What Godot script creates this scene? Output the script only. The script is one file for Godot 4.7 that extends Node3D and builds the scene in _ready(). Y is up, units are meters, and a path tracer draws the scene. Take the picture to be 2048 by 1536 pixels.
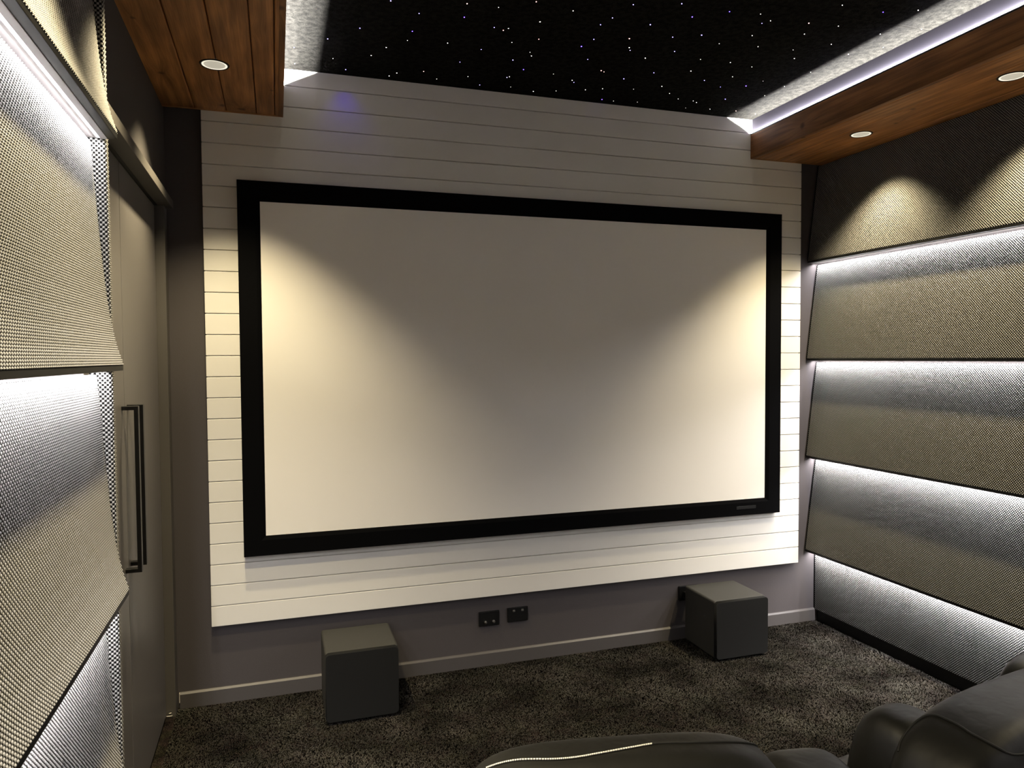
extends Node3D
# A home cinema: x to the right, y up, the front wall near z = 0, the viewer at z = 3.1. Metres.

const CEIL := 2.614          # underside of the star ceiling
const SOFFIT_L := 2.415      # underside of the timber bulkheads
const SOFFIT_R := 2.417
const WALL_Z := -0.07        # face of the grey front wall
const BACK_Z := 4.8
const XL := -1.57            # face of the left wall
const XR := 1.60             # face of the right wall, behind its panels
const PI2 := PI * 2.0
const CELL := 0.0105        # one cell of the egg-crate weave of the wall cloth
const RELIEF := 0.0021

# light levels
const SPOT_E := 1.75
const PANEL_LED_E := 2.4
const COVE_E := 12.0
const WARM := Color(1.0, 0.925, 0.745)
const COOL := Color(0.985, 0.975, 0.985)

var M := {}
var taken := {}

func _ready() -> void:
	# camera
	var cam := Camera3D.new()
	cam.name = "camera"
	cam.position = Vector3(-1.160, 1.424, 3.144)
	cam.rotation = Vector3(deg_to_rad(-2.107), deg_to_rad(-17.83), deg_to_rad(-0.35))
	cam.fov = 55.415
	cam.near = 0.02
	cam.far = 50.0
	add_child(cam)
	cam.current = true
	# air and exposure
	var env := Environment.new()
	env.background_mode = Environment.BG_COLOR
	env.background_color = Color(0, 0, 0)
	env.tonemap_mode = Environment.TONE_MAPPER_LINEAR
	env.tonemap_exposure = 1.6
	env.sdfgi_enabled = true
	env.ssao_enabled = true
	env.ssil_enabled = true
	var we := WorldEnvironment.new()
	we.name = "world_environment"
	we.environment = env
	add_child(we)

	make_materials()
	build_shell()
	build_ceiling()
	build_bulkheads()
	build_shiplap()
	build_screen()
	build_doors()
	build_side_panels()
	build_downlights()
	build_subwoofers()
	build_outlets()
	build_recliners()

# ------------------------------------------------------------------ helpers

func numbered(called: String) -> String:
	if not taken.has(called):
		taken[called] = 0
		return called
	taken[called] += 1
	return "%s_%03d" % [called, taken[called]]

func tag(o: Node3D, label: String, category := "", group := "", kind := "") -> Node3D:
	if label: o.set_meta("label", label)
	if category: o.set_meta("category", category)
	if group: o.set_meta("group", group)
	if kind: o.set_meta("kind", kind)
	return o

func thing(called: String, label: String, category: String, at := Vector3.ZERO, group := "", kind := "") -> Node3D:
	var o := Node3D.new()
	o.name = numbered(called)
	o.position = at
	add_child(o)
	tag(o, label, category, group, kind)
	return o

func obj(called: String, mesh: Mesh, mat: Material, parent: Node3D, at := Vector3.ZERO) -> MeshInstance3D:
	var o := MeshInstance3D.new()
	o.name = called if parent != self else numbered(called)
	o.mesh = mesh
	o.material_override = mat
	o.position = at
	o.cast_shadow = GeometryInstance3D.SHADOW_CASTING_SETTING_ON
	parent.add_child(o, true)
	return o

func begin() -> SurfaceTool:
	var st := SurfaceTool.new()
	st.begin(Mesh.PRIMITIVE_TRIANGLES)
	return st

func vert(st: SurfaceTool, p: Vector3, n: Vector3, uv: Vector2) -> void:
	st.set_normal(n)
	st.set_uv(uv)
	st.add_vertex(p)

# one triangle, turned so that it faces the side its normals point to
func tri(st: SurfaceTool, p: Array, n: Array, uv: Array) -> void:
	var side: Vector3 = (p[1] - p[0]).cross(p[2] - p[0])
	var facing: Vector3 = n[0] + n[1] + n[2]
	var order := [0, 2, 1] if side.dot(facing) > 0.0 else [0, 1, 2]
	for k in order:
		vert(st, p[k], n[k], uv[k])

func quad(st: SurfaceTool, p: Array, n: Array, uv: Array) -> void:
	tri(st, [p[0], p[1], p[2]], [n[0], n[1], n[2]], [uv[0], uv[1], uv[2]])
	tri(st, [p[0], p[2], p[3]], [n[0], n[2], n[3]], [uv[0], uv[2], uv[3]])

# a box with rounded edges added to st; uv in metres, u along the longer side of each face
func add_rbox(st: SurfaceTool, size: Vector3, r: float, at := Vector3.ZERO, seg := 2, uvo := Vector2.ZERO) -> void:
	var h := size * 0.5
	r = minf(r, minf(h.x, minf(h.y, h.z)) * 0.98)
	for ax in 3:
		var b := (ax + 1) % 3
		var c := (ax + 2) % 3
		var gb := steps(h[b], r, seg)
		var gc := steps(h[c], r, seg)
		for s in [-1.0, 1.0]:
			var pos := []
			var nor := []
			for i in gb.size():
				for j in gc.size():
					var p := Vector3.ZERO
					p[ax] = h[ax] * s
					p[b] = gb[i]
					p[c] = gc[j]
					var inner := p.clamp(-h + Vector3(r, r, r), h - Vector3(r, r, r))
					var n := (p - inner)
					if r < 1e-5:
						n = Vector3.ZERO
						n[ax] = s
					n = n.normalized()
					pos.append(inner + n * r if r > 1e-5 else p)
					nor.append(n)
			var w: int = gc.size()
			var swap: bool = size[c] > size[b]
			for i in gb.size() - 1:
				for j in w - 1:
					var id := [i * w + j, (i + 1) * w + j, (i + 1) * w + j + 1, i * w + j + 1]
					var pp := []
					var nn := []
					var uu := []
					for k in id:
						var q: Vector3 = pos[k]
						pp.append(q + at)
						nn.append(nor[k])
						uu.append(uvo + (Vector2(q[c], q[b]) if swap else Vector2(q[b], q[c])))
					quad(st, pp, nn, uu)

func steps(h: float, r: float, seg: int) -> Array:
	if r < 1e-5:
		return [-h, h]
	var out := []
	for k in seg + 1:
		out.append(-h + r * (1.0 - cos(PI * 0.5 * k / seg)) if false else -h + r - r * tan(PI * 0.25 * (1.0 - float(k) / seg)))
	for k in seg + 1:
		out.append(h - r + r * tan(PI * 0.25 * float(k) / seg))
	return out

func rbox(size: Vector3, r: float, seg := 2, uvo := Vector2.ZERO) -> ArrayMesh:
	var st := begin()
	add_rbox(st, size, r, Vector3.ZERO, seg, uvo)
	return st.commit()

# box between two corners
func span(a: Vector3, b: Vector3, r := 0.0, uvo := Vector2.ZERO) -> ArrayMesh:
	var st := begin()
	add_rbox(st, (b - a).abs(), r, (a + b) * 0.5, 2, uvo)
	return st.commit()

# a profile in (x, y) drawn along z; outward: +1 when the outside lies to the left of the drawing direction
func add_extrude(st: SurfaceTool, pts: Array, z0: float, z1: float, outward: float, smooth := true, zn := 1) -> void:
	var run := 0.0
	var dirs := []
	for i in pts.size() - 1:
		var d: Vector2 = (pts[i + 1] - pts[i]).normalized()
		dirs.append(Vector2(-d.y, d.x) * outward)
	for i in pts.size() - 1:
		var a: Vector2 = pts[i]
		var b: Vector2 = pts[i + 1]
		var len := a.distance_to(b)
		var na: Vector2 = dirs[i]
		var nb: Vector2 = dirs[i]
		if smooth:
			if i > 0: na = (dirs[i - 1] + dirs[i]).normalized()
			if i < dirs.size() - 1: nb = (dirs[i + 1] + dirs[i]).normalized()
		for k in zn:
			var za := lerpf(z0, z1, float(k) / zn)
			var zb := lerpf(z0, z1, float(k + 1) / zn)
			quad(st, [Vector3(a.x, a.y, za), Vector3(b.x, b.y, za), Vector3(b.x, b.y, zb), Vector3(a.x, a.y, zb)],
				[Vector3(na.x, na.y, 0), Vector3(nb.x, nb.y, 0), Vector3(nb.x, nb.y, 0), Vector3(na.x, na.y, 0)],
				[Vector2(za, run), Vector2(za, run + len), Vector2(zb, run + len), Vector2(zb, run)])
		run += len

# woven cloth with its egg-crate relief along a profile (a, b) drawn along z; four vertices to a cell
func relief(pts: Array, z0: float, z1: float, outward: float) -> ArrayMesh:
	var along := [0.0]
	for i in pts.size() - 1:
		along.append(along[i] + pts[i].distance_to(pts[i + 1]))
	var total: float = along[pts.size() - 1]
	var step := CELL / 4.0
	var nv := int(total / step) + 1
	var nu := int((z1 - z0) / step) + 1
	var verts := PackedVector3Array()
	var norms := PackedVector3Array()
	var uvs := PackedVector2Array()
	var index := PackedInt32Array()
	var seg := 0
	for j in nv + 1:
		var s := minf(step * j, total)
		while seg < pts.size() - 2 and along[seg + 1] < s: seg += 1
		var p: Vector2 = pts[seg].lerp(pts[seg + 1], clampf((s - along[seg]) / (along[seg + 1] - along[seg]), 0, 1))
		var d: Vector2 = (pts[seg + 1] - pts[seg]).normalized()
		var n := Vector3(-d.y * outward, d.x * outward, 0)
		var t := Vector3(d.x, d.y, 0)
		var cs := cos(PI2 * s / CELL)
		var ss := sin(PI2 * s / CELL)
		var amp := RELIEF * (0.0 if j == nv else 1.0)
		var k := RELIEF * PI2 / CELL
		for i in nu + 1:
			var z := minf(z0 + step * i, z1)
			var cz := cos(PI2 * z / CELL)
			var sz := sin(PI2 * z / CELL)
			var q := n * (amp * cs * cz)
			verts.append(Vector3(p.x + q.x, p.y + q.y, z))
			norms.append((n + Vector3(0, 0, k * cs * sz) + t * (k * ss * cz)).normalized())
			uvs.append(Vector2(z, s))
	var w := nu + 1
	# front faces run clockwise
	var swap := Vector3(0, 0, 1).cross(Vector3(pts[1].x - pts[0].x, pts[1].y - pts[0].y, 0)).dot(norms[w + 1]) > 0.0
	for j in nv:
		for i in nu:
			var a := j * w + i
			var b := a + 1
			var c := a + w + 1
			var e := a + w
			if swap:
				index.append_array(PackedInt32Array([a, c, b, a, e, c]))
			else:
				index.append_array(PackedInt32Array([a, b, c, a, c, e]))
	var arr := []
	arr.resize(Mesh.ARRAY_MAX)
	arr[Mesh.ARRAY_VERTEX] = verts
	arr[Mesh.ARRAY_NORMAL] = norms
	arr[Mesh.ARRAY_TEX_UV] = uvs
	arr[Mesh.ARRAY_INDEX] = index
	var m := ArrayMesh.new()
	m.add_surface_from_arrays(Mesh.PRIMITIVE_TRIANGLES, arr)
	return m

# cloth over a profile: woven relief up to z1, plain beyond
func cloth_face(parent: Node3D, prof: Array, z0: float, z1: float, z2: float, outward: float) -> void:
	var m := relief(prof, z0, z1, outward)
	var st := begin()
	add_extrude(st, prof, z1, z2, outward, true, 2)
	st.commit(m)
	var o := obj("cloth_face", m, M.cloth, parent)

func add_cap(st: SurfaceTool, pts: Array, z: float, nz: float) -> void:
	var poly := PackedVector2Array(pts)
	var ids := Geometry2D.triangulate_polygon(poly)
	for i in range(0, ids.size(), 3):
		var p := []
		var u := []
		for k in 3:
			var v: Vector2 = poly[ids[i + k]]
			p.append(Vector3(v.x, v.y, z))
			u.append(v)
		var n := Vector3(0, 0, nz)
		tri(st, p, [n, n, n], u)

# a round bar along a path
func add_tube(st: SurfaceTool, path: Array, r: float, n := 8, capped := true) -> void:
	var rings := []
	var nrm := []
	var up := Vector3(0.123, 1, 0.057).normalized()
	var run := [0.0]
	for i in path.size():
		var d: Vector3 = (path[mini(i + 1, path.size() - 1)] - path[maxi(i - 1, 0)]).normalized()
		var s := up.cross(d)
		if s.length() < 0.05: s = Vector3(1, 0, 0).cross(d)
		s = s.normalized()
		var t := d.cross(s).normalized()
		var ring := []
		var nn := []
		for k in n + 1:
			var a := PI2 * k / n
			var v := s * cos(a) + t * sin(a)
			ring.append(path[i] + v * r)
			nn.append(v)
		rings.append(ring)
		nrm.append(nn)
		if i > 0: run.append(run[i - 1] + path[i].distance_to(path[i - 1]))
	for i in path.size() - 1:
		for k in n:
			quad(st, [rings[i][k], rings[i][k + 1], rings[i + 1][k + 1], rings[i + 1][k]],
				[nrm[i][k], nrm[i][k + 1], nrm[i + 1][k + 1], nrm[i + 1][k]],
				[Vector2(run[i], r * k), Vector2(run[i], r * (k + 1)), Vector2(run[i + 1], r * (k + 1)), Vector2(run[i + 1], r * k)])
	if capped:
		for e in [0, path.size() - 1]:
			var d: Vector3 = (path[0] - path[1]) if e == 0 else (path[e] - path[e - 1])
			d = d.normalized()
			for k in n:
				tri(st, [path[e], rings[e][k], rings[e][k + 1]], [d, d, d], [Vector2.ZERO, Vector2(r, 0), Vector2(0, r)])

# a profile of (radius, height) turned about y
func lathe(pts: Array, n := 32) -> ArrayMesh:
	var st := begin()
	for i in pts.size() - 1:
		var a: Vector2 = pts[i]
		var b: Vector2 = pts[i + 1]
		var d := (b - a).normalized()
		var nn := Vector2(-d.y, d.x)       # outside lies to the left of the drawing direction
		for k in n:
			var t0 := PI2 * k / n
			var t1 := PI2 * (k + 1) / n
			var c0 := Vector3(cos(t0), 0, sin(t0))
			var c1 := Vector3(cos(t1), 0, sin(t1))
			var n0 := c0 * nn.x + Vector3(0, nn.y, 0)
			var n1 := c1 * nn.x + Vector3(0, nn.y, 0)
			quad(st, [c0 * a.x + Vector3(0, a.y, 0), c0 * b.x + Vector3(0, b.y, 0), c1 * b.x + Vector3(0, b.y, 0), c1 * a.x + Vector3(0, a.y, 0)],
				[n0, n0, n1, n1], [Vector2(t0, a.y), Vector2(t0, b.y), Vector2(t1, b.y), Vector2(t1, a.y)])
	return st.commit()

func spow(v: float, e: float) -> float:
	return signf(v) * pow(absf(v), e)

# a padded cushion: a superellipsoid of half-sizes h; e1 rounds it from top to bottom, e2 round the middle;
# crown lifts its middle, lean shears the top backwards
func cushion(h: Vector3, e1: float, e2: float, nu := 40, nv := 64, crown := 0.0, lean := 0.0, sag := 0.0) -> ArrayMesh:
	var pos := []
	for i in nu + 1:
		var u := -PI * 0.5 + PI * i / nu
		for j in nv + 1:
			var v := -PI + PI2 * j / nv
			var p := Vector3(h.x * spow(cos(u), e1) * spow(cos(v), e2), h.y * spow(sin(u), e1), h.z * spow(cos(u), e1) * spow(sin(v), e2))
			var tx := p.x / h.x
			var ty := p.y / h.y
			p.y += crown * (1.0 - tx * tx) * maxf(ty, 0.0) - sag * tx * tx * maxf(ty, 0.0)
			p.z += lean * (ty + 1.0) * 0.5
			pos.append(p)
	var w := nv + 1
	var nor := []
	for i in nu + 1:
		for j in nv + 1:
			var jl := (j - 1 + nv) % nv
			var jr := (j + 1) % nv
			var iu := mini(i + 1, nu)
			var id := maxi(i - 1, 0)
			var du: Vector3 = pos[iu * w + j] - pos[id * w + j]
			var dv: Vector3 = pos[i * w + jr] - pos[i * w + jl]
			var n := du.cross(dv)
			if n.length() < 1e-9: n = Vector3(0, 1 if i > nu / 2 else -1, 0)
			n = n.normalized()
			if n.dot(pos[i * w + j]) < 0.0: n = -n
			nor.append(n)
	var st := begin()
	for i in nu:
		for j in nv:
			var id := [i * w + j, i * w + j + 1, (i + 1) * w + j + 1, (i + 1) * w + j]
			var pp := []
			var nn := []
			var uu := []
			for k in id:
				pp.append(pos[k])
				nn.append(nor[k])
			for k in 4:
				var q: Vector3 = pp[k]
				uu.append(Vector2(q.x + q.z * 0.6, q.y + q.z * 0.6))
			quad(st, pp, nn, uu)
	return st.commit()

# a lamp strip: thin area light along z, shining down or up
func strip_light(parent: Node3D, at: Vector3, wide: float, long: float, towards: Vector3, energy: float, color: Color) -> void:
	var l := AreaLight3D.new()
	l.name = "strip_lamp"
	l.area_size = Vector2(long, wide)
	l.area_range = 8.0
	l.area_attenuation = 2.0
	l.light_energy = energy
	l.light_color = color
	l.shadow_enabled = true
	var z := -towards.normalized()
	var x := Vector3(0, 0, 1)
	l.transform = Transform3D(Basis(x, z.cross(x), z), at)
	parent.add_child(l, true)

# ------------------------------------------------------------------ materials

func mat(c: Color, rough := 0.6, spec := 0.5, metal := 0.0) -> StandardMaterial3D:
	var m := StandardMaterial3D.new()
	m.albedo_color = c
	m.roughness = rough
	m.metallic_specular = spec
	m.metallic = metal
	return m

func glow(c: Color, e: float) -> StandardMaterial3D:
	var m := mat(Color(0.8, 0.8, 0.8), 0.5)
	m.emission_enabled = true
	m.emission = c
	m.emission_energy_multiplier = e
	return m

func noise(sd: int, f: float, oct := 4, kind := FastNoiseLite.TYPE_SIMPLEX_SMOOTH) -> FastNoiseLite:
	var n := FastNoiseLite.new()
	n.seed = sd
	n.noise_type = kind
	n.frequency = f
	n.fractal_type = FastNoiseLite.FRACTAL_FBM
	n.fractal_octaves = oct
	return n

func noise_tex(sd: int, f: float, size: int, oct := 4) -> ImageTexture:
	var im := noise(sd, f, oct).get_seamless_image(size, size)
	return ImageTexture.create_from_image(im)

# spacer-mesh cloth: the pits of the egg-crate weave let the black backing through; one repeat is two cells by two
func cloth_texture() -> ImageTexture:
	var w := 128
	var col := Image.create(w, w, false, Image.FORMAT_RGB8)
	var n := noise(5, 0.09, 2)
	for y in w:
		for x in w:
			var e := cos(PI2 * 2.0 * x / w) * cos(PI2 * 2.0 * y / w)
			var t := smoothstep(-0.70, 0.55, e)
			var c := lerpf(0.06, 1.0, t) * (0.94 + 0.06 * n.get_noise_2d(x * 3.0, y * 3.0))
			col.set_pixel(x, y, Color(c, c, c))
	return ImageTexture.create_from_image(col)

# stained pine: grain runs along u (one repeat is 1.6 m by 0.4 m)
func wood_texture() -> ImageTexture:
	var w := 1024
	var h := 512
	var im := Image.create(w, h, false, Image.FORMAT_RGB8)
	var a := noise(11, 1.0, 3)
	var b := noise(12, 1.0, 3)
	var c := noise(13, 1.0, 2)
	var rng := RandomNumberGenerator.new()
	rng.seed = 77
	var knots := []
	for k in 6:
		knots.append(Vector3(rng.randf() * 1.6, rng.randf() * 0.4, 0.006 + 0.009 * rng.randf()))
	for y in h:
		for x in w:
			var px := 1.6 * x / w
			var py := 0.4 * y / h
			# seamless across the repeat by blending towards the wrapped copy
			var bend := 0.0
			var dark := 0.0
			for k in knots:
				var dx: float = px - k.x
				dx -= 1.6 * roundf(dx / 1.6)
				var dy: float = py - k.y
				dy -= 0.4 * roundf(dy / 0.4)
				var d := sqrt(dx * dx * 0.30 + dy * dy)
				bend += k.z * 1.2 * signf(dy) * exp(-d * d / (k.z * k.z * 9.0))
				dark = maxf(dark, 1.0 - smoothstep(0.25, 1.3, sqrt(dx * dx * 0.8 + dy * dy) / k.z))
			var e := minf(px, 1.6 - px) / 0.2
			var blend := 0.5 * (1.0 - clampf(e, 0, 1))
			var qx := px
			var q2 := px - 1.6 if px > 0.8 else px + 1.6
			var g1 := lerpf(a.get_noise_2d(qx * 1.6, (py + bend) * 34.0), a.get_noise_2d(q2 * 1.6, (py + bend) * 34.0), blend)
			var g2 := lerpf(b.get_noise_2d(qx * 6.0, (py + bend) * 190.0), b.get_noise_2d(q2 * 6.0, (py + bend) * 190.0), blend)
			var g3 := c.get_noise_2d(qx * 3.0, py * 9.0)
			var t := clampf(0.5 + 0.55 * g1 + 0.28 * g2 + 0.35 * g3, 0, 1)
			var col := Color(0.50, 0.325, 0.175).lerp(Color(0.78, 0.545, 0.325), t)
			col = col.lerp(Color(0.24, 0.13, 0.07), dark * 0.55)
			im.set_pixel(x, y, col)
	return ImageTexture.create_from_image(im)

func carpet_texture() -> Array:
	var s := 1024
	var col := Image.create(s, s, false, Image.FORMAT_RGB8)
	var fine := noise(31, 0.32, 2).get_seamless_image(s, s)
	var mid := noise(32, 0.05, 3).get_seamless_image(s, s)
	var big := noise(33, 0.012, 4).get_seamless_image(s, s)
	var hue := noise(34, 0.018, 3).get_seamless_image(s, s)
	for y in s:
		for x in s:
			var f := fine.get_pixel(x, y).r
			var m := mid.get_pixel(x, y).r
			var b := smoothstep(0.3, 0.7, big.get_pixel(x, y).r)
			var hv := smoothstep(0.35, 0.65, hue.get_pixel(x, y).r)
			var v := 0.42 + 0.8 * (f - 0.5) + 0.22 * (m - 0.5) + 0.17 * (b - 0.5)
			v = clampf(v, 0.03, 1.0)
			var base := Color(0.50, 0.475, 0.41).lerp(Color(0.52, 0.45, 0.44), hv)
			col.set_pixel(x, y, Color(base.r * v, base.g * v, base.b * v))
	return [ImageTexture.create_from_image(col), ImageTexture.create_from_image(fine)]

func make_materials() -> void:
	M.shiplap = mat(Color(0.90, 0.888, 0.862), 0.55, 0.4)
	M.screen = mat(Color(0.965, 0.950, 0.925), 0.9, 0.2)
	M.velvet = mat(Color(0.045, 0.045, 0.05), 1.0, 0.1)
	M.wall = mat(Color(0.30, 0.283, 0.285), 0.8, 0.3)
	M.wall.heightmap_enabled = true
	M.wall.heightmap_texture = noise_tex(3, 0.15, 256, 3)
	M.wall.heightmap_scale = 0.02
	M.wall.uv1_triplanar = true
	M.wall.uv1_world_triplanar = true
	M.wall.uv1_scale = Vector3(4, 4, 4)
	M.dark_wall = mat(Color(0.29, 0.275, 0.27), 0.75, 0.3)
	M.back_wall = mat(Color(0.76, 0.74, 0.72), 0.8, 0.3)  # unseen wall; pale tone chosen to bounce downlight onto the screen
	M.door = mat(Color(0.40, 0.385, 0.378), 0.40, 0.5)
	M.door_frame = mat(Color(0.33, 0.315, 0.30), 0.5, 0.45)
	M.base = mat(Color(0.31, 0.295, 0.292), 0.45, 0.5)
	M.base_white = mat(Color(0.82, 0.79, 0.76), 0.5, 0.5)
	M.black = mat(Color(0.035, 0.035, 0.037), 0.5, 0.4)
	M.black_metal = mat(Color(0.03, 0.03, 0.032), 0.35, 0.5)
	M.black_cloth = mat(Color(0.07, 0.067, 0.066), 0.95, 0.2)
	M.alu = mat(Color(0.62, 0.60, 0.60), 0.45, 0.5, 0.0)
	M.steel = mat(Color(0.75, 0.74, 0.72), 0.3, 0.5, 1.0)
	M.cove_white = mat(Color(0.38, 0.37, 0.41), 0.8, 0.2)
	M.led = glow(COOL, 3.0)
	M.cove_led = glow(COOL, 2.0)
	M.lens = glow(Color(1.0, 0.97, 0.88), 0.24)
	M.lens_rim = glow(Color(1.0, 0.97, 0.88), 0.62)
	M.trim_ring = mat(Color(0.05, 0.045, 0.04), 0.5, 0.4)
	M.cloth = mat(Color(0.595, 0.588, 0.575), 0.95, 0.2)
	M.cloth.albedo_texture = cloth_texture()
	M.cloth.uv1_scale = Vector3(0.5 / CELL, 0.5 / CELL, 1)
	var wt := wood_texture()
	M.wood = mat(Color(1, 1, 1), 0.5, 0.4)
	M.wood.albedo_texture = wt
	M.wood.uv1_scale = Vector3(1.0 / 1.6, 1.0 / 0.4, 1)
	M.wood_shaded = mat(Color(0.80, 0.78, 0.76), 0.5, 0.4)  # same pine tinted darker: shade on the fascia put into its colour
	M.wood_shaded.albedo_texture = wt
	M.wood_shaded.uv1_scale = Vector3(1.0 / 1.6, 1.0 / 0.4, 1)
	M.felt = mat(Color(0.125, 0.122, 0.112), 1.0, 0.1)
	M.felt.albedo_texture = felt_texture()
	M.felt.heightmap_enabled = true
	M.felt.heightmap_texture = noise_tex(41, 0.06, 512, 4)
	M.felt.heightmap_scale = 0.10
	M.felt.uv1_triplanar = true
	M.felt.uv1_world_triplanar = true
	M.felt.uv1_scale = Vector3(2.2, 2.2, 2.2)
	var ct := carpet_texture()
	M.carpet = mat(Color(0.70, 0.69, 0.67), 1.0, 0.1)
	M.carpet.albedo_texture = ct[0]
	M.carpet.heightmap_enabled = true
	M.carpet.heightmap_texture = ct[1]
	M.carpet.heightmap_scale = 0.5
	M.carpet.uv1_triplanar = true
	M.carpet.uv1_world_triplanar = true
	M.carpet.uv1_scale = Vector3(0.55, 0.55, 0.55)
	M.pile = mat(Color(1, 1, 1), 1.0, 0.15)
	M.pile.vertex_color_use_as_albedo = true
	M.vinyl = mat(Color(0.215, 0.212, 0.20), 0.6, 0.4)
	M.vinyl.heightmap_enabled = true
	M.vinyl.heightmap_texture = noise_tex(51, 0.12, 256, 3)
	M.vinyl.heightmap_scale = 0.02
	M.vinyl.uv1_triplanar = true
	M.vinyl.uv1_scale = Vector3(6, 6, 6)
	M.baffle = mat(Color(0.112, 0.112, 0.110), 0.8, 0.25)
	M.leather = mat(Color(0.075, 0.073, 0.062), 0.45, 0.30)
	M.leather.heightmap_enabled = true
	M.leather.heightmap_texture = leather_height()
	M.leather.heightmap_scale = 0.07
	M.leather.uv1_triplanar = true
	M.leather.uv1_scale = Vector3(2.5, 2.5, 2.5)
	M.thread = mat(Color(0.86, 0.84, 0.78), 0.6, 0.3)
	M.seam = mat(Color(0.10, 0.098, 0.09), 0.6, 0.3)
	M.star_white = glow(Color(1.0, 0.97, 0.95), 5.0)
	M.star_blue = glow(Color(0.62, 0.55, 1.0), 6.0)
	M.star_violet = glow(Color(0.38, 0.26, 1.0), 8.0)
	M.star_red = glow(Color(1.0, 0.70, 0.66), 6.0)

# fine grain over soft creases
func leather_height() -> ImageTexture:
	var n := 512
	var grain := noise(61, 0.16, 3).get_seamless_image(n, n)
	var soft := noise(62, 0.012, 3).get_seamless_image(n, n)
	var im := Image.create(n, n, false, Image.FORMAT_RGB8)
	for y in n:
		for x in n:
			var v := clampf(0.08 + 0.10 * grain.get_pixel(x, y).r + 0.75 * smoothstep(0.25, 0.75, soft.get_pixel(x, y).r), 0, 1)
			im.set_pixel(x, y, Color(v, v, v))
	return ImageTexture.create_from_image(im)

func felt_texture() -> ImageTexture:
	var s := 512
	var a := noise(42, 0.03, 4).get_seamless_image(s, s)
	var b := noise(43, 0.16, 3).get_seamless_image(s, s)
	var im := Image.create(s, s, false, Image.FORMAT_RGB8)
	for y in s:
		for x in s:
			var v := clampf(0.80 + 0.55 * (a.get_pixel(x, y).r - 0.5) + 0.6 * (b.get_pixel(x, y).r - 0.5), 0, 1)
			im.set_pixel(x, y, Color(v, v, v * 0.985))
	return ImageTexture.create_from_image(im)

# ------------------------------------------------------------------ room shell

func build_shell() -> void:
	var f := obj("floor", span(Vector3(-1.9, -0.12, -0.2), Vector3(1.9, 0, BACK_Z + 0.1)), M.carpet, self)
	tag(f, "dark brown-grey mottled plush carpet over the whole room", "floor", "", "structure")
	carpet_pile(f)
	var w := obj("wall_front", span(Vector3(-1.9, -0.1, WALL_Z - 0.12), Vector3(1.9, 2.9, WALL_Z)), M.wall, self)
	tag(w, "grey painted front wall behind the white boards and the screen", "wall", "", "structure")
	var st := begin()
	add_rbox(st, Vector3(0.33, 3.0, 0.07), 0.0, Vector3(XL - 0.165, 1.4, -0.035))
	add_rbox(st, Vector3(0.33, 0.9, 1.30), 0.0, Vector3(XL - 0.165, 2.022 + 0.45, 0.65))
	add_rbox(st, Vector3(0.33, 3.0, BACK_Z - 1.30 + 0.1), 0.0, Vector3(XL - 0.165, 1.4, 1.30 + (BACK_Z - 1.30 + 0.1) * 0.5))
	w = obj("wall_left", st.commit(), M.dark_wall, self)
	tag(w, "dark grey left wall around the double door, behind cloth panels", "wall", "", "structure")
	w = obj("wall_right", span(Vector3(XR, -0.1, -0.2), Vector3(XR + 0.3, 2.9, BACK_Z + 0.1)), M.dark_wall, self)
	tag(w, "right wall hidden behind stepped cloth panels", "wall", "", "structure")
	w = obj("wall_back", span(Vector3(-1.9, -0.1, BACK_Z), Vector3(1.9, 2.9, BACK_Z + 0.12)), M.back_wall, self)
	tag(w, "plain unseen wall behind the viewer, pale grey to bounce light onto the screen", "wall", "", "structure")
	# skirting under the screen: a chamfered board with an unpainted mitred end
	var b := thing("baseboard_front", "grey skirting board along the foot of the front wall", "skirting", Vector3.ZERO, "", "structure")
	st = begin()
	var prof := [Vector2(WALL_Z, 0.0), Vector2(WALL_Z + 0.013, 0.0), Vector2(WALL_Z + 0.013, 0.0585), Vector2(WALL_Z + 0.006, 0.066), Vector2(WALL_Z, 0.066)]
	add_profile_x(st, prof, -1.558, 1.592)
	obj("board", st.commit(), M.base, b)
	st = begin()
	var n := Vector3(-1, 0, 0.25).normalized()
	tri(st, [Vector3(-1.559, 0.066, WALL_Z), Vector3(-1.5575, 0.066, WALL_Z + 0.014), Vector3(-1.559, 0.030, WALL_Z + 0.012)], [n, n, n], [Vector2.ZERO, Vector2.ZERO, Vector2.ZERO])
	add_rbox(st, Vector3(0.003, 0.040, 0.013), 0.001, Vector3(-1.5590, 0.0455, WALL_Z + 0.0068))
	var me := obj("mitred_end", st.commit(), M.base_white, b)
	tag(me, "bare white mitred end")
	b = obj("baseboard_right", span(Vector3(1.583, 0.0, WALL_Z), Vector3(XR, 0.058, BACK_Z), 0.002), M.black, self)
	tag(b, "black skirting below the lowest panel of the right wall", "skirting", "", "structure")

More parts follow.
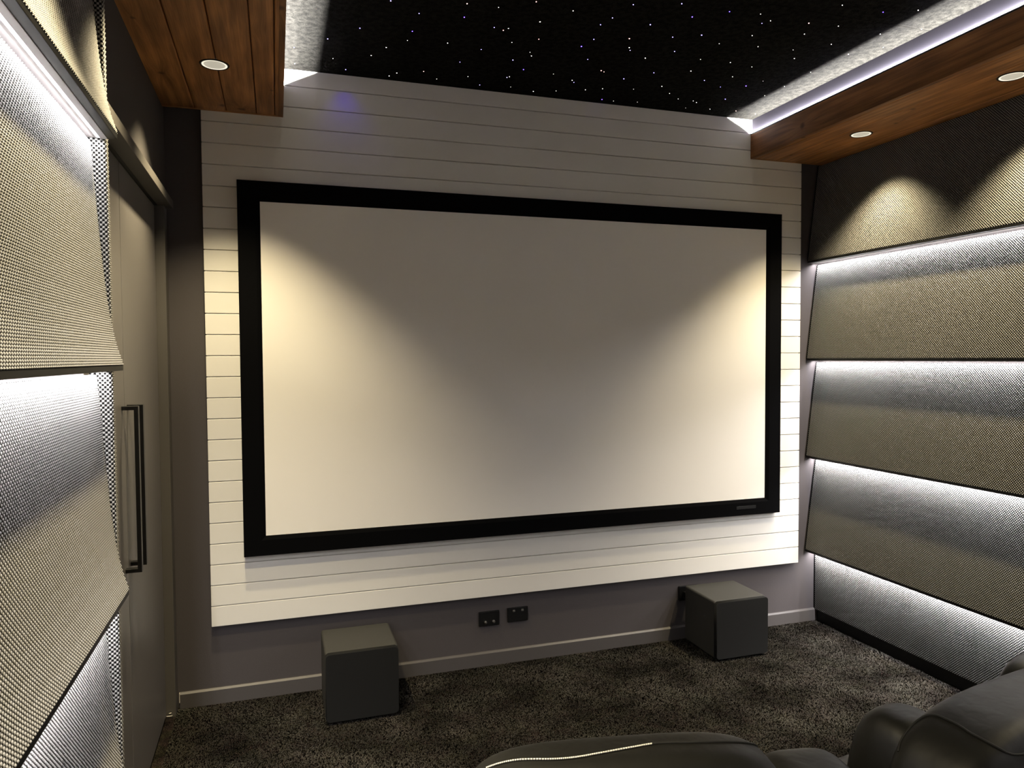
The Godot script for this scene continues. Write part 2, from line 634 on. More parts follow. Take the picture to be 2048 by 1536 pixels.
# the pile in view: short leaning tufts, their lean and tone brushed in soft patches
func carpet_pile(floor_node: Node3D) -> void:
	var st := begin()
	for q in 2:
		var a0 := PI * q / 2.0 + 0.4
		var d := Vector3(cos(a0), 0, sin(a0))
		var n := Vector3(-d.z, 0.9, d.x).normalized()
		tri(st, [-d * 0.0030, d * 0.0030, Vector3(0.001 * q, 0.0048, 0.0006)], [n, n, Vector3.UP], [Vector2.ZERO, Vector2.ZERO, Vector2.ZERO])
	var mm := MultiMesh.new()
	mm.transform_format = MultiMesh.TRANSFORM_3D
	mm.use_colors = true
	mm.mesh = st.commit()
	var gap := 0.0044
	var nx := int(3.14 / gap)
	var nz := int(1.98 / gap)
	mm.instance_count = nx * nz
	var rng := RandomNumberGenerator.new()
	rng.seed = 9
	var brush := noise(71, 2.6, 4)
	var swirl := noise(72, 1.7, 3)
	var hue := noise(73, 4.0, 3)
	var i := 0
	for ix in nx:
		for iz in nz:
			var x := -1.565 + gap * (ix + rng.randf())
			var z := -0.052 + gap * (iz + rng.randf())
			var b := brush.get_noise_2d(x, z * 1.3)
			var ang := PI2 * swirl.get_noise_2d(x, z)
			var lean := 0.2 + 0.4 * clampf(0.5 + 1.2 * b, 0, 1)
			var up := Vector3(cos(ang) * lean, 1.0, sin(ang) * lean)
			var turn := rng.randf() * PI2
			var k := 0.8 + 0.45 * rng.randf()
			var t := Transform3D(Basis(Vector3(cos(turn), 0, sin(turn)) * k, up * k, Vector3(-sin(turn), 0, cos(turn)) * k), Vector3(x, -0.001, z))
			mm.set_instance_transform(i, t)
			var v := (0.040 + 0.046 * b) * (0.62 + 0.45 * rng.randf() + 0.35 * rng.randf() * rng.randf())
			var h := 0.5 + 0.5 * hue.get_noise_2d(x, z)
			mm.set_instance_color(i, Color(v * lerpf(0.98, 1.06, h), v * lerpf(0.97, 0.92, h), v * lerpf(0.79, 0.85, h)))
			i += 1
	var o := MultiMeshInstance3D.new()
	o.name = "carpet_pile"
	o.multimesh = mm
	o.material_override = M.pile
	o.set_meta("kind", "stuff")
	floor_node.add_child(o, true)

# a profile in (z, y) drawn along x
func add_profile_x(st: SurfaceTool, pts: Array, x0: float, x1: float) -> void:
	for i in pts.size() - 1:
		var a: Vector2 = pts[i]
		var b: Vector2 = pts[i + 1]
		var d := (b - a).normalized()
		var n := Vector3(0, -d.x, d.y)
		quad(st, [Vector3(x0, a.y, a.x), Vector3(x0, b.y, b.x), Vector3(x1, b.y, b.x), Vector3(x1, a.y, a.x)], [n, n, n, n],
			[Vector2(x0, 0), Vector2(x0, 0.05), Vector2(x1, 0.05), Vector2(x1, 0)])

# ------------------------------------------------------------------ star ceiling

func build_ceiling() -> void:
	var c := thing("ceiling", "black felt star ceiling dotted with tiny fibre optic lights", "ceiling", Vector3.ZERO, "", "structure")
	obj("backing", span(Vector3(-1.9, CEIL + 0.02, -0.2), Vector3(1.9, CEIL + 0.14, BACK_Z + 0.1)), M.black, c)
	var z := -0.19
	for e in [1.012, 2.232, 3.452, BACK_Z + 0.09]:
		obj("felt_panel", span(Vector3(-1.3, CEIL, z + 0.0008), Vector3(1.3, CEIL + 0.02, e - 0.0008), 0.0015), M.felt, c)
		z = e
	# star points: x and z in millimetres, then 0 white, 1 blue, 2 violet, 3 rosy
	var s := [-777, 658, 1, -670, 597, 1, -529, 714, 3, -420, 720, 0, -514, 616, 2, -853, 423, 1, -668, 453, 2, -391, 570, 1, -353, 558, 3, -340, 578, 0, -248, 661, 0, -958, 298, 1, -672, 371, 0, -739, 286, 0, -785, 194, 0, -523, 393, 0, -386, 375, 1, -292, 470, 0, -926, 120, 0, -868, 21, 1, -687, 5, 0, -661, 46, 0, -557, 95, 3, -488, 30, 0, -436, 233, 1, -367, 94, 0, -294, 17, 1, -206, 134, 1, -198, 144, 0, -157, 33, 0, -166, 235, 2, -311, 795, 3, -249, 660, 0, -204, 526, 3, -197, 405, 0, -180, 374, 0, -238, 315, 1, -44, 12, 0, -30, 227, 0, 52, 47, 0, -168, 772, 0, -33, 703, 1, -15, 764, 1, -6, 585, 1, -26, 514, 2, 47, 408, 1, 147, 319, 3, 164, 310, 3, 72, 185, 0, 89, 164, 1, 172, 98, 0, 240, 132, 0, 295, 7, 2, 355, 4, 0, 10, 873, 1, 119, 630, 3, 155, 558, 0, 170, 535, 1, 278, 265, 1, 375, 167, 0, 469, 23, 0, 262, 487, 0, 138, 756, 1, 369, 362, 1, 479, 234, 0, 556, 167, 0, 630, 117, 0, 729, 18, 0, 268, 689, 1, 341, 578, 1, 164, 927, 1, 250, 853, 2, 362, 736, 1, 481, 540, 0, 508, 424, 0, 620, 350, 1, 712, 113, 0, 738, 99, 0, 851, 37, 0, 468, 690, 0, 352, 926, 2, 614, 549, 0, 713, 421, 0, 732, 303, 1, 842, 177, 1, 833, 347, 2, 987, 52, 3, 726, 536, 0, 627, 711, 0, 545, 787, 0, 516, 883, 1, 467, 942, 0, 533, 909, 0, 777, 726, 0, 837, 659, 0, 869, 417, 0, 989, 269, 0, 1000, 392, 0, 1106, 41, 0, 677, 934, 3, 723, 855, 0, 796, 946, 0, 693, 1079, 0, 866, 1080, 2, 883, 812, 0, 993, 939, 0, 1097, 848, 0, 1015, 756, 3, 999, 560, 0, 1107, 1015, 0, 972, 1127, 0, -1076, 183, 1, -1069, 25, 0]
	var mats := [M.star_white, M.star_blue, M.star_violet, M.star_red]
	var rad := [0.0014, 0.0016, 0.0019, 0.0016]
	var meshes := []
	for r in rad:
		meshes.append(lathe([Vector2(0.0001, -r), Vector2(r * 0.55, -r * 0.85), Vector2(r * 0.9, -r * 0.45), Vector2(r, 0.001)], 10))
	var rng := RandomNumberGenerator.new()
	rng.seed = 4
	for i in range(0, s.size(), 3):
		var k: int = s[i + 2]
		var o := obj("fibre_star", meshes[k], mats[k], c, Vector3(s[i] * 0.001, CEIL, s[i + 1] * 0.001))
		var g := 0.85 + 0.4 * rng.randf()
		o.scale = Vector3(g, g, g)
	# more stars over the viewer's head, past the frame
	for i in 60:
		var o := obj("fibre_star", meshes[i % 2], mats[i % 2], c, Vector3(rng.randf_range(-0.95, 0.95), CEIL, rng.randf_range(1.15, 4.6)))
		o.scale = Vector3.ONE
	# the violet fibre nearest the boards throws a small patch on them
	var l := SpotLight3D.new()
	l.name = "violet_fibre_lamp"
	l.position = Vector3(-0.868, CEIL - 0.006, 0.021)
	l.rotation = Vector3(deg_to_rad(-84.0), 0, 0)
	l.spot_angle = 42.0
	l.spot_angle_attenuation = 1.0
	l.spot_range = 6.0
	l.spot_attenuation = 2.0
	l.light_size = 0.01
	l.light_color = Color(0.30, 0.16, 1.0)
	l.light_energy = 0.0055
	l.shadow_enabled = true
	c.add_child(l, true)

# ------------------------------------------------------------------ timber bulkheads with a light cove

func build_bulkheads() -> void:
	bulkhead("timber_bulkhead", -1.0, 1.117, SOFFIT_L, [1.118, 1.150, 1.220, 1.335, 1.451, 1.575], "stained pine bulkhead with grooved boards above the door", 0)
	bulkhead("timber_bulkhead", 1.0, 1.137, SOFFIT_R, [1.138, 1.169, 1.285, 1.401, 1.517, 1.600], "stained pine bulkhead above the right cloth panels", 7)

func bulkhead(called: String, s: float, face: float, low: float, seams: Array, label: String, sd: int) -> void:
	var b := thing(called, label, "bulkhead", Vector3.ZERO, "", "structure")
	var z0 := -0.040
	var z1 := BACK_Z
	var top := 2.538
	for i in seams.size() - 1:
		var x0: float = seams[i]
		var x1: float = seams[i + 1]
		var st := begin()
		add_rbox(st, Vector3(x1 - x0 - 0.0022, 0.018, z1 - z0 - 0.012), 0.0050, Vector3(s * (x0 + x1) * 0.5, low + 0.009, (z0 + z1) * 0.5 + 0.006), 2, Vector2(0.37 * (i + sd), 0.151 * i + 0.05 * sd))
		obj("soffit_board", st.commit(), M.wood, b)
	obj("end_bead", span(Vector3(s * (face + 0.001), low - 0.001, z0), Vector3(s * absf(seams[-1]), low + 0.018, z0 + 0.012), 0.002, Vector2(0.3, 0.07)), M.wood, b)
	obj("fascia_board", span(Vector3(s * face, low - 0.001, z0), Vector3(s * (face + 0.019), top - 0.002, z1), 0.0015, Vector2(0.2 + sd, 0.11)), M.wood_shaded, b)
	obj("lip", span(Vector3(s * face, top - 0.002, z0), Vector3(s * (face + 0.002), 2.5425, z1), 0.0), M.black, b)
	obj("upstand", span(Vector3(s * (face + 0.0095), top - 0.02, z0), Vector3(s * (face + 0.03), CEIL, z1), 0.0), M.cove_white, b)
	obj("core", span(Vector3(s * (face + 0.03), low + 0.02, z0), Vector3(s * 1.75, CEIL + 0.02, z1), 0.0), M.black, b)
	var strip := obj("led_strip", span(Vector3(s * (face + 0.0022), top - 0.004, z0), Vector3(s * (face + 0.0094), top - 0.0002, z1)), M.cove_led, b)
	strip_light(strip, Vector3(s * (face + 0.0090), top + 0.0008, (z0 + z1) * 0.5), 0.0008, z1 - z0 - 0.004, Vector3(-s * 0.8, 1, 0), COVE_E, COOL)

# ------------------------------------------------------------------ white board panel and projection screen

func build_shiplap() -> void:
	var p := thing("shiplap_panel", "white horizontal shiplap panel mounted on the front wall behind the screen", "wall panel")
	var x0 := -1.431
	var x1 := 1.449
	var pitch := 0.0853
	var y := 0.329
	obj("backing", span(Vector3(x0 + 0.004, y + 0.004, WALL_Z + 0.002), Vector3(x1 - 0.004, CEIL, -0.050)), M.shiplap, p)
	while y < CEIL - 0.002:
		var h := minf(pitch - 0.0032, CEIL - 0.0005 - y)
		obj("board", span(Vector3(x0, y, -0.056), Vector3(x1, y + h, -0.040), 0.0018), M.shiplap, p)
		y += pitch

func build_screen() -> void:
	var s := thing("projection_screen", "large white fixed-frame projection screen with a wide black border", "screen")
	var ox := 1.300
	var ix := 1.2135
	var ot := 2.141
	var it := 2.060
	var ob := 0.615
	var ib := 0.695
	obj("screen_fabric", span(Vector3(-ix - 0.02, ib - 0.02, -0.030), Vector3(ix + 0.02, it + 0.02, -0.012)), M.screen, s)
	# four mitred rails, bevelled towards the picture
	var rails := [
		[Vector2(-ox, ot), Vector2(ox, ot), Vector2(ix, it), Vector2(-ix, it)],
		[Vector2(ox, ob), Vector2(-ox, ob), Vector2(-ix, ib), Vector2(ix, ib)],
		[Vector2(-ox, ob), Vector2(-ox, ot), Vector2(-ix, it), Vector2(-ix, ib)],
		[Vector2(ox, ot), Vector2(ox, ob), Vector2(ix, ib), Vector2(ix, it)]]
	for r in rails:
		var st := begin()
		var cx: Array = []
		var prof := [Vector2(0.0, -0.040), Vector2(0.0, -0.002), Vector2(0.025, 0.0), Vector2(0.8, 0.0), Vector2(1.0, -0.012), Vector2(1.0, -0.03)]
		for i in prof.size() - 1:
			var a: Vector2 = prof[i]
			var b: Vector2 = prof[i + 1]
			var p0: Vector2 = r[0].lerp(r[3], a.x)
			var p1: Vector2 = r[1].lerp(r[2], a.x)
			var q0: Vector2 = r[0].lerp(r[3], b.x)
			var q1: Vector2 = r[1].lerp(r[2], b.x)
			var v := [Vector3(p0.x, p0.y, a.y), Vector3(p1.x, p1.y, a.y), Vector3(q1.x, q1.y, b.y), Vector3(q0.x, q0.y, b.y)]
			var n: Vector3 = (v[1] - v[0]).cross(v[3] - v[0]).normalized()
			if n.z < 0.0: n = -n
			if absf(n.z) < 0.01:
				var out: Vector2 = (r[0] - r[3]) * (1.0 if i == 0 else -1.0)
				if n.dot(Vector3(out.x, out.y, 0)) < 0.0: n = -n
			quad(st, v, [n, n, n, n], [Vector2.ZERO, Vector2(1, 0), Vector2(1, 1), Vector2(0, 1)])
		obj("frame_rail", st.commit(), M.velvet, s)
	obj("badge", rbox(Vector3(0.115, 0.016, 0.002), 0.0008, 2), mat(Color(0.075, 0.075, 0.078), 0.5, 0.4), s, Vector3(1.095, 0.655, 0.0006))

# ------------------------------------------------------------------ double door on the left

func build_doors() -> void:
	var xd := -1.60
	var names := ["door_1", "door_2"]
	var labels := ["dark grey flush door leaf nearest the screen wall, with a long black pull", "dark grey flush door leaf beside the left cloth panels, with a long black pull"]
	var zz := [[0.013, 0.6815], [0.6845, 1.36]]
	var hz := [0.638, 0.722]
	for k in 2:
		var d := thing(names[k], labels[k], "door", Vector3.ZERO, "pair of door leaves", "structure")
		obj("leaf", span(Vector3(xd - 0.04, 0.012, zz[k][0]), Vector3(xd, 2.018, zz[k][1]), 0.002), M.door, d)
		var st := begin()
		var z: float = hz[k]
		# a square-section pull: bar and two arms
		var x1 := xd + 0.045
		add_rbox(st, Vector3(0.012, 0.500, 0.022), 0.0012, Vector3(x1 - 0.006, 1.035, z))
		for y in [0.791, 1.279]:
			add_rbox(st, Vector3(0.036, 0.012, 0.022), 0.0012, Vector3(xd + 0.0175, y, z))
		var h := obj("pull_handle", st.commit(), M.black_metal, d)
		tag(h, "long black square-section pull handle")
	# frame: jamb, architrave and header box
	var t := thing("trim_1", "dark grey door frame with a projecting header box above the double door", "door frame", Vector3.ZERO, "", "structure")
	obj("jamb", span(Vector3(xd - 0.05, 0, -0.002), Vector3(XL + 0.001, 2.022, 0.0015), 0.0), M.door_frame, t)
	obj("architrave", span(Vector3(XL, 0, -0.066), Vector3(XL + 0.004, 2.052, 0.0), 0.001), M.door_frame, t)
	obj("header", span(Vector3(XL - 0.02, 2.020, -0.066), Vector3(-1.541, 2.054, 1.25), 0.0015), M.door_frame, t)
	obj("header_stop", span(Vector3(xd - 0.05, 2.020, -0.002), Vector3(XL - 0.02, 2.05, 1.25), 0.0), M.black, t)
	# little metal floor guide by the far jamb
	var g := thing("floor_guide", "small metal door guide on the carpet at the far door jamb", "door guide", Vector3(-1.592, 0, 0.012))
	obj("plate", span(Vector3(-0.008, 0.0, -0.006), Vector3(0.018, 0.012, 0.006), 0.002), M.steel, g)
	obj("pin", span(Vector3(0.0, 0.012, -0.004), Vector3(0.012, 0.022, 0.004), 0.002), M.steel, g)

# ------------------------------------------------------------------ stepped cloth panels with light strips

func build_side_panels() -> void:
	var rb := [1.910, 1.398, 0.882, 0.380]
	var rt := [SOFFIT_R, 1.900, 1.386, 0.869]
	var rl := ["top cloth panel of the right wall, under the pine bulkhead, with downlight scallops",
		"second cloth panel from the top of the right wall, level with the screen top",
		"third cloth panel from the top of the right wall, just below eye level",
		"fourth cloth panel down the right wall, above the lowest flat one"]
	for i in 4:
		cloth_panel(1.0, XR, rt[i], rb[i], WALL_Z + 0.004, BACK_Z - 0.01, 0.029, 0.091, 0.0, rl[i])
	# the lowest one on the right stands flat
	var p := thing("acoustic_absorber", "lowest cloth panel of the right wall, flat above the black skirting", "acoustic panel", Vector3.ZERO, "stepped cloth panels on the right wall")
	var st := begin()
	cloth_face(p, [Vector2(XR - 0.010, 0.366), Vector2(XR - 0.024, 0.366), Vector2(XR - 0.027, 0.362), Vector2(XR - 0.027, 0.066), Vector2(XR - 0.024, 0.0615), Vector2(XR - 0.002, 0.0605)], WALL_Z + 0.012, 1.80, BACK_Z - 0.01, -1.0)
	obj("end_piping", span(Vector3(XR - 0.0275, 0.0605, WALL_Z + 0.001), Vector3(XR - 0.002, 0.366, WALL_Z + 0.012), 0.002), M.black_cloth, p)
	obj("core", span(Vector3(XR - 0.022, 0.0625, WALL_Z + 0.002), Vector3(XR - 0.002, 0.362, BACK_Z - 0.012)), M.black_cloth, p)
	var lb := [1.930, 1.400, 0.873, 0.360]
	var lt := [SOFFIT_L, 1.920, 1.389, 0.862]
	var ll := ["top cloth panel of the left wall, beside the pine bulkhead above the bright strip",
		"second cloth panel from the top of the left wall, brightly lit along its upper edge",
		"third cloth panel from the top of the left wall, beside the door pulls",
		"lowest cloth panel visible on the left wall, at the bottom corner"]
	for i in 4:
		cloth_panel(-1.0, XL, lt[i], lb[i], 1.25, BACK_Z - 0.01, 0.016, 0.072, 1.0, ll[i])
	p = thing("acoustic_absorber", "flat cloth panel at the foot of the left wall", "acoustic panel", Vector3.ZERO, "stepped cloth panels on the left wall")
	obj("cloth_face", span(Vector3(XL + 0.002, 0.06, 1.25), Vector3(XL + 0.014, 0.349, BACK_Z - 0.01), 0.003), M.cloth, p)
	# the cloth-wrapped end board beside the door
	var e := thing("cloth_end_board", "narrow upright cloth-wrapped end board between left panels and door", "acoustic panel")
	var z := 1.25
	var h := 2.414
	var x1 := XL + 0.047
	var wrap := relief([Vector2(-XL - 0.001, z), Vector2(-x1 + 0.002, z), Vector2(-x1, z - 0.002), Vector2(-x1, z - 0.020)], 0.0, h, -1.0)
	var cw := obj("cloth_wrap", wrap, M.cloth, e)
	cw.transform = Transform3D(Basis(Vector3(-1, 0, 0), Vector3(0, 0, 1), Vector3(0, 1, 0)), Vector3.ZERO)
	obj("core", span(Vector3(XL, 0, z - 0.020), Vector3(x1 - 0.001, h, z - 0.001)), M.black_cloth, e)

# s: +1 right wall, -1 left wall; wx: the wall's face; d: how far the cloth stands off the wall at its top and bottom edge
func cloth_panel(s: float, wx: float, y1: float, y0: float, z0: float, z1: float, d1: float, d0: float, hollow: float, label: String) -> void:
	var side := "right" if s > 0.0 else "left"
	var p := thing("acoustic_absorber", label, "acoustic panel", Vector3.ZERO, "stepped cloth panels on the %s wall" % side)
	var X := func(d: float) -> float: return wx - s * d
	var H := y1 - y0
	var prof := []
	prof.append(Vector2((X as Callable).call(d1 - 0.010), y1))
	for k in 15:
		var t := k / 14.0
		var straight := lerpf(d1, d0, t)
		var hol := d1 + (d0 - d1) * (0.58 * t + 0.42 * pow(t, 6.0))
		var d := lerpf(straight, hol, hollow)
		var y := y1 - 0.002 - (H - 0.014) * t
		prof.append(Vector2((X as Callable).call(d), y))
	prof.append(Vector2((X as Callable).call(d0 - 0.002), y0 + 0.0105))
	cloth_face(p, prof, z0 + (0.009 if s > 0.0 else 0.003), 1.80 if s > 0.0 else 2.35, z1, -s)
	var st := begin()
	# dark piping round the end
	var path := []
	for k in range(1, prof.size()):
		path.append(Vector3(prof[k].x + s * 0.002, prof[k].y, z0 + 0.0045 if s > 0.0 else z0 + 0.003))
	add_tube(st, path, 0.0042 if s > 0.0 else 0.0022, 6)
	obj("end_piping", st.commit(), M.black_cloth, p)
	# solid core, so that nothing shines through
	st = begin()
	var core := [Vector2(wx - s * 0.002, y1 - 0.002)]
	for k in range(1, prof.size() - 1):
		core.append(Vector2(prof[k].x + s * 0.0045, prof[k].y + 0.0025))
	core.append(Vector2(wx - s * 0.002, y0 + 0.002))
	add_extrude(st, core, z0 + 0.002, z1, -s, false)
	add_cap(st, core, z0 + 0.002, -1.0)
	obj("core", st.commit(), M.black_cloth, p)
	# underside: dark board, light channel and strip
	var dl := d1 + 0.016
	obj("underside_board", span(Vector3((X as Callable).call(d0 - 0.0012), y0 - 0.0015, z0 + 0.001), Vector3((X as Callable).call(dl + 0.020), y0 + 0.0102, z1), 0.001), M.black, p)
	obj("light_channel", span(Vector3((X as Callable).call(dl + 0.0198), y0 - 0.003, z0 + 0.001), Vector3((X as Callable).call(dl + 0.0048), y0 + 0.004, z1), 0.0008), M.alu, p)
	var led := obj("led_strip", span(Vector3((X as Callable).call(dl + 0.0045), y0 - 0.0005, z0 + 0.002), Vector3((X as Callable).call(dl - 0.0035), y0 + 0.003, z1)), M.led, p)
	obj("channel_lip", span(Vector3((X as Callable).call(dl - 0.0035), y0 - 0.001, z0 + 0.001), Vector3((X as Callable).call(0.002), y0 + 0.004, z1)), M.alu, p)
	strip_light(led, Vector3((X as Callable).call(dl), y0 - 0.0035, (z0 + z1) * 0.5 + 0.004), 0.006, z1 - z0 - 0.012, Vector3(s * 0.30, -1, 0), PANEL_LED_E * (z1 - z0) / 4.8, COOL)

# ------------------------------------------------------------------ downlights

func build_downlights() -> void:
	var zs := [0.458, 1.168, 1.88, 2.60, 3.32, 4.04]
	var nth := ["nearest the screen", "second from the screen", "third from the screen", "fourth from the screen", "fifth from the screen", "sixth from the screen"]
	for s in [-1.0, 1.0]:
		for i in zs.size():
			var side := "left" if s < 0.0 else "right"
			var low: float = SOFFIT_L if s < 0.0 else SOFFIT_R
			var x := -1.342 if s < 0.0 else 1.3615
			var d := thing("downlight", "round recessed downlight in the %s pine bulkhead, %s" % [side, nth[i]], "downlight", Vector3(x, low, zs[i]), "recessed downlights of the bulkheads")
			obj("trim_ring", lathe([Vector2(0.0405, 0.003), Vector2(0.041, -0.002), Vector2(0.046, -0.0028), Vector2(0.049, 0.001)].map(func(v): return v), 40), M.trim_ring, d)
			obj("lens", lathe([Vector2(0.0001, -0.0016), Vector2(0.020, -0.0016), Vector2(0.0345, -0.0014)], 40), M.lens, d)
			obj("lens_rim", lathe([Vector2(0.0345, -0.0014), Vector2(0.037, -0.0026), Vector2(0.0408, -0.0018), Vector2(0.0408, 0.003)], 40), M.lens_rim, d)
			var l := SpotLight3D.new()
			l.name = "downlight_lamp"
			l.position = Vector3(0, -0.008, 0)
			l.rotation = Vector3(-PI * 0.5, 0, 0)
			l.spot_angle = 48.0
			l.spot_angle_attenuation = 0.7
			l.spot_range = 8.0
			l.spot_attenuation = 2.0
			l.light_size = 0.025
			l.light_color = WARM
			l.light_energy = SPOT_E
			l.shadow_enabled = true
			d.add_child(l, true)

# ------------------------------------------------------------------ subwoofers

func build_subwoofers() -> void:
	subwoofer(Vector3(-0.860, 0, 0.142), "dark grey cube subwoofer on the carpet below the screen's left part")
	subwoofer(Vector3(0.899, 0, 0.112), "dark grey cube subwoofer on the carpet in the right corner")

func subwoofer(at: Vector3, label: String) -> void:
	var s := thing("subwoofer", label, "subwoofer", at, "pair of cube subwoofers")
	var w := 0.284
	obj("cabinet", rbox(Vector3(w, 0.270, 0.262), 0.011, 4), M.vinyl, s, Vector3(0, 0.147, -0.008))
	# front grille: a plate with rounded corners
	var st := begin()
	var pts := []
	for q in 4:
		var c := Vector2((w * 0.5 - 0.016) * [1, -1, -1, 1][q], (0.135 - 0.016) * [1, 1, -1, -1][q])
		for k in 7:
			var a := PI * 0.5 * (q + k / 6.0)
			pts.append(c + Vector2(cos(a), sin(a)) * 0.015)
	var face := []
	for v in pts: face.append(v * Vector2(0.986, 0.986))
	add_cap(st, face, 0.141, 1.0)
	for k in pts.size():
		var k2 := (k + 1) % pts.size()
		var a: Vector2 = pts[k]
		var b: Vector2 = pts[k2]
		var fa: Vector2 = face[k]
		var fb: Vector2 = face[k2]
		var na := Vector3(a.x, a.y, 0).normalized()
		var nb := Vector3(b.x, b.y, 0).normalized()
		quad(st, [Vector3(a.x, a.y, 0.138), Vector3(b.x, b.y, 0.138), Vector3(b.x, b.y, 0.118), Vector3(a.x, a.y, 0.118)], [na, nb, nb, na], [a, b, b, a])
		var ma := (na + Vector3(0, 0, 1)).normalized()
		var mb := (nb + Vector3(0, 0, 1)).normalized()
		quad(st, [Vector3(fa.x, fa.y, 0.141), Vector3(fb.x, fb.y, 0.141), Vector3(b.x, b.y, 0.138), Vector3(a.x, a.y, 0.138)], [ma, mb, mb, ma], [fa, fb, b, a])
	obj("front_grille", st.commit(), M.baffle, s, Vector3(0, 0.147, 0))
	for x in [-1, 1]:
		for z in [-1, 1]:
			obj("foot", lathe([Vector2(0.016, 0.014), Vector2(0.015, 0.0), Vector2(0.0001, 0.0)].map(func(v): return Vector2(v.x, v.y)), 16), M.black, s, Vector3(x * 0.105, 0, z * 0.095 - 0.005))

# ------------------------------------------------------------------ outlets on the front wall

func build_outlets() -> void:
	var a := thing("wall_plate", "black wall plate with two bright metal connectors, just left of the double outlet", "wall plate", Vector3(-0.246, 0.219, WALL_Z))
	obj("plate", rbox(Vector3(0.098, 0.068, 0.009), 0.003, 3), M.black, a, Vector3(0, 0, 0.0045))
	for x in [-0.019, 0.020]:
		var c := lathe([Vector2(0.0065, 0.0), Vector2(0.0065, 0.006), Vector2(0.0045, 0.0065), Vector2(0.0045, 0.014), Vector2(0.0012, 0.0145), Vector2(0.0012, 0.012)].map(func(v): return v), 16)
		var o := obj("connector", c, M.steel, a, Vector3(x, -0.014, 0.009))
		o.rotation.x = PI * 0.5
		tag(o, "bright metal screw-on connector")
	var b := thing("power_outlet", "black double power outlet with two grey rocker switches on the front wall", "power outlet", Vector3(-0.107, 0.223, WALL_Z))
	obj("plate", rbox(Vector3(0.100, 0.066, 0.009), 0.002, 3), M.black, b, Vector3(0, 0, 0.0045))
	for x in [-0.020, 0.022]:
		obj("rocker_switch", rbox(Vector3(0.011, 0.009, 0.006), 0.0015, 2), mat(Color(0.33, 0.33, 0.33), 0.4), b, Vector3(x, 0.019, 0.0105))
		var st := begin()
		for k in [[-0.0065, 0.4], [0.0065, -0.4], [0.0, 0.0]]:
			var y := -0.012 if k[0] != 0.0 else -0.022
			add_rbox(st, Vector3(0.0022, 0.008, 0.001), 0.0, Vector3(x + k[0], y, 0.0092))
		obj("socket_slots", st.commit(), mat(Color(0.005, 0.005, 0.005), 0.9), b)
	var c := thing("power_outlet", "black power outlet half hidden behind the right subwoofer", "power outlet", Vector3(0.797, 0.230, WALL_Z))
	obj("plate", rbox(Vector3(0.100, 0.072, 0.009), 0.002, 3), M.black, c, Vector3(0, 0, 0.0045))
	obj("plug", rbox(Vector3(0.032, 0.036, 0.030), 0.005, 3), M.black, c, Vector3(-0.014, -0.008, 0.023))

# ------------------------------------------------------------------ leather recliners

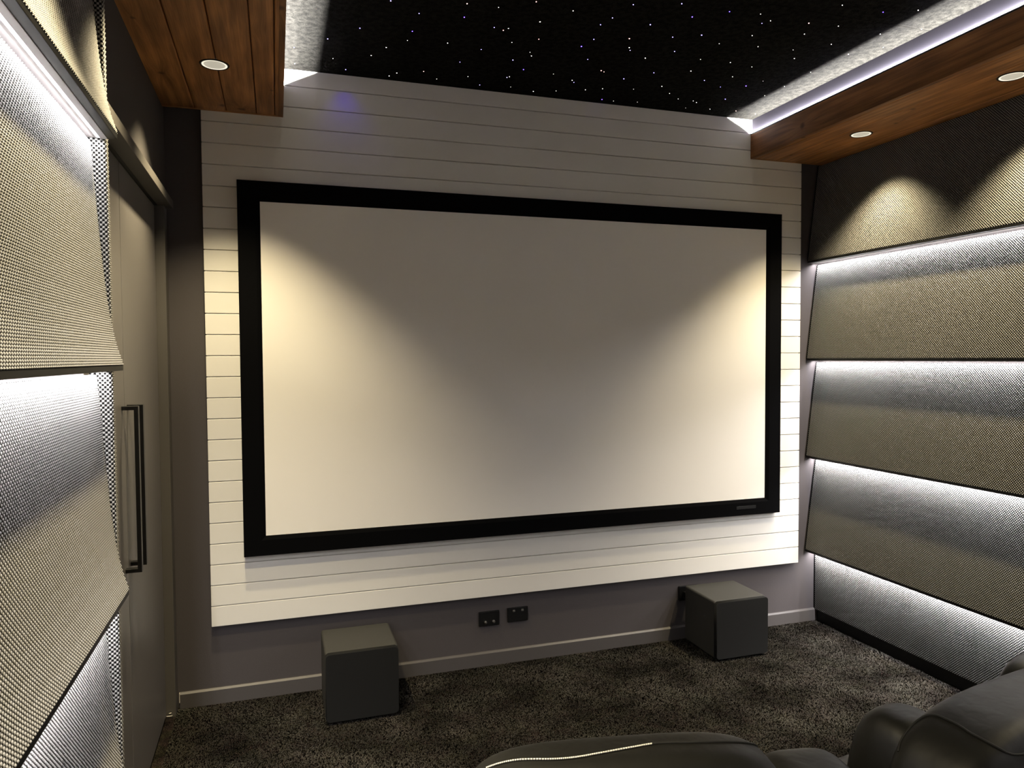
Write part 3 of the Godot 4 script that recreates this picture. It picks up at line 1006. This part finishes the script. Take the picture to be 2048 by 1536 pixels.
func build_recliners() -> void:
	# the middle one
	var r := thing("recliner", "dark olive leather recliner in the middle foreground, headrest stitched in white", "recliner", Vector3(-0.65, 0, 2.13), "row of leather recliners")
	r.rotation.y = deg_to_rad(-11.0)
	recliner_base(r, 0.0)
	obj("backrest", cushion(Vector3(0.385, 0.30, 0.13), 0.5, 0.45, 48, 80, 0.0, 0.05), M.leather, r, Vector3(0, 0.40, 0.06))
	var h := Vector3(0.255, 0.12, 0.065)
	var at := Vector3(0, 0.690, -0.01)
	var o := obj("headrest", cushion(h, 0.5, 0.5, 48, 80), M.leather, r, at)
	var ctrl := [Vector2(-0.232, -0.006), Vector2(-0.209, 0.0), Vector2(-0.172, 0.007), Vector2(-0.123, 0.020), Vector2(-0.084, 0.022), Vector2(-0.043, 0.016), Vector2(0.007, 0.007), Vector2(0.054, 0.0), Vector2(0.122, 0.003), Vector2(0.180, -0.003), Vector2(0.222, -0.018), Vector2(0.238, -0.036)]
	var path := smooth_path(ctrl, h, 0.5, 0.5, 0.0, 6)
	seam(o, path)
	var st := begin()
	for k in range(4, 41):
		for part in 2:
			var p: Vector3 = path[k].lerp(path[k + 1], 0.5 * part) + Vector3(0, 0.0014, 0.0016)
			var q: Vector3 = path[k].lerp(path[k + 1], 0.5 * part + 0.36) + Vector3(0, 0.0014, 0.0016)
			add_tube(st, [p, q], 0.0013, 5)
	tag(obj("stitching", st.commit(), M.thread, o), "white stitching")
	for s in [-1.0, 1.0]:
		obj("armrest", cushion(Vector3(0.095, 0.30, 0.17), 0.4, 0.45), M.leather, r, Vector3(s * 0.388, 0.384 if s > 0.0 else 0.33, -0.085))
	# the right one
	r = thing("recliner", "dark leather recliner at the right edge with a high rounded side bolster", "recliner", Vector3(0.34, 0, 2.08), "row of leather recliners")
	r.rotation.y = deg_to_rad(8.0)
	recliner_base(r, 0.06)
	h = Vector3(0.465, 0.365, 0.10)
	o = obj("backrest", cushion(h, 0.36, 0.36, 56, 96, 0.02), M.leather, r, Vector3(-0.025, 0.408, 0.045))
	ctrl = [Vector2(-0.425, -0.060), Vector2(-0.400, -0.068), Vector2(-0.352, -0.056), Vector2(-0.346, -0.010), Vector2(-0.352, 0.030), Vector2(-0.346, 0.066), Vector2(-0.310, 0.082), Vector2(-0.200, 0.088), Vector2(0.0, 0.089), Vector2(0.200, 0.088), Vector2(0.310, 0.082), Vector2(0.346, 0.066), Vector2(0.352, 0.030), Vector2(0.346, -0.010), Vector2(0.352, -0.056)]
	seam(o, smooth_path(ctrl, h, 0.36, 0.36, 0.02, 8))
	h = Vector3(0.10, 0.32, 0.10)
	for s in [-1.0, 1.0]:
		o = obj("side_bolster", cushion(h, 0.6, 0.8), M.leather, r, Vector3(-0.355 if s < 0.0 else 0.43, 0.42, -0.07))
		path = []
		for k in 41:
			var u := lerpf(0.1, PI - 0.1, k / 40.0)
			path.append(Vector3(-0.004, h.y * spow(sin(u), 0.6) * 0.985 + 0.002, h.z * spow(cos(u), 0.6) * 0.97))
		seam(o, path)
	h = Vector3(0.22, 0.12, 0.065)
	o = obj("headrest", cushion(h, 0.5, 0.5), M.leather, r, Vector3(0.215, 0.642, -0.07))
	st = begin()
	for k in 40:
		var u := 0.15 + 1.1 * k / 40.0
		var p := Vector3(-0.185, h.y * spow(sin(u), 0.5), h.z * spow(cos(u), 0.5) * 0.85) * 1.005
		var u2 := u + 0.018
		var q := Vector3(-0.185, h.y * spow(sin(u2), 0.5), h.z * spow(cos(u2), 0.5) * 0.85) * 1.005
		add_tube(st, [p, q], 0.0014, 5)
	tag(obj("stitching", st.commit(), M.thread, o), "white stitching")

# a curve over the top of a cushion through points given as (x, z)
func smooth_path(ctrl: Array, h: Vector3, e1: float, e2: float, crown: float, n: int) -> Array:
	var out := []
	for i in ctrl.size() - 1:
		for k in n:
			var v: Vector2 = ctrl[i].cubic_interpolate(ctrl[i + 1], ctrl[maxi(i - 1, 0)], ctrl[mini(i + 2, ctrl.size() - 1)], float(k) / n)
			var w := pow(pow(absf(v.x / h.x), 2.0 / e2) + pow(absf(v.y / h.z), 2.0 / e2), e2 / e1)
			var ty := pow(maxf(0.0, 1.0 - w), e1 * 0.5)
			var tx := v.x / h.x
			out.append(Vector3(v.x, h.y * ty + crown * (1.0 - tx * tx) * ty + 0.0006, v.y))
	return out

func seam(parent: Node3D, path: Array) -> void:
	var st := begin()
	add_tube(st, path, 0.0022, 6)
	obj("seam", st.commit(), M.seam, parent)

func recliner_base(r: Node3D, dx: float) -> void:
	obj("base", rbox(Vector3(0.60, 0.26, 0.50), 0.03, 3), M.leather, r, Vector3(dx, 0.13, -0.12))
	obj("seat_cushion", cushion(Vector3(0.27, 0.09, 0.27), 0.5, 0.35), M.leather, r, Vector3(dx, 0.31, -0.22))
	obj("footrest", cushion(Vector3(0.26, 0.13, 0.05), 0.4, 0.35), M.leather, r, Vector3(dx, 0.17, -0.42))
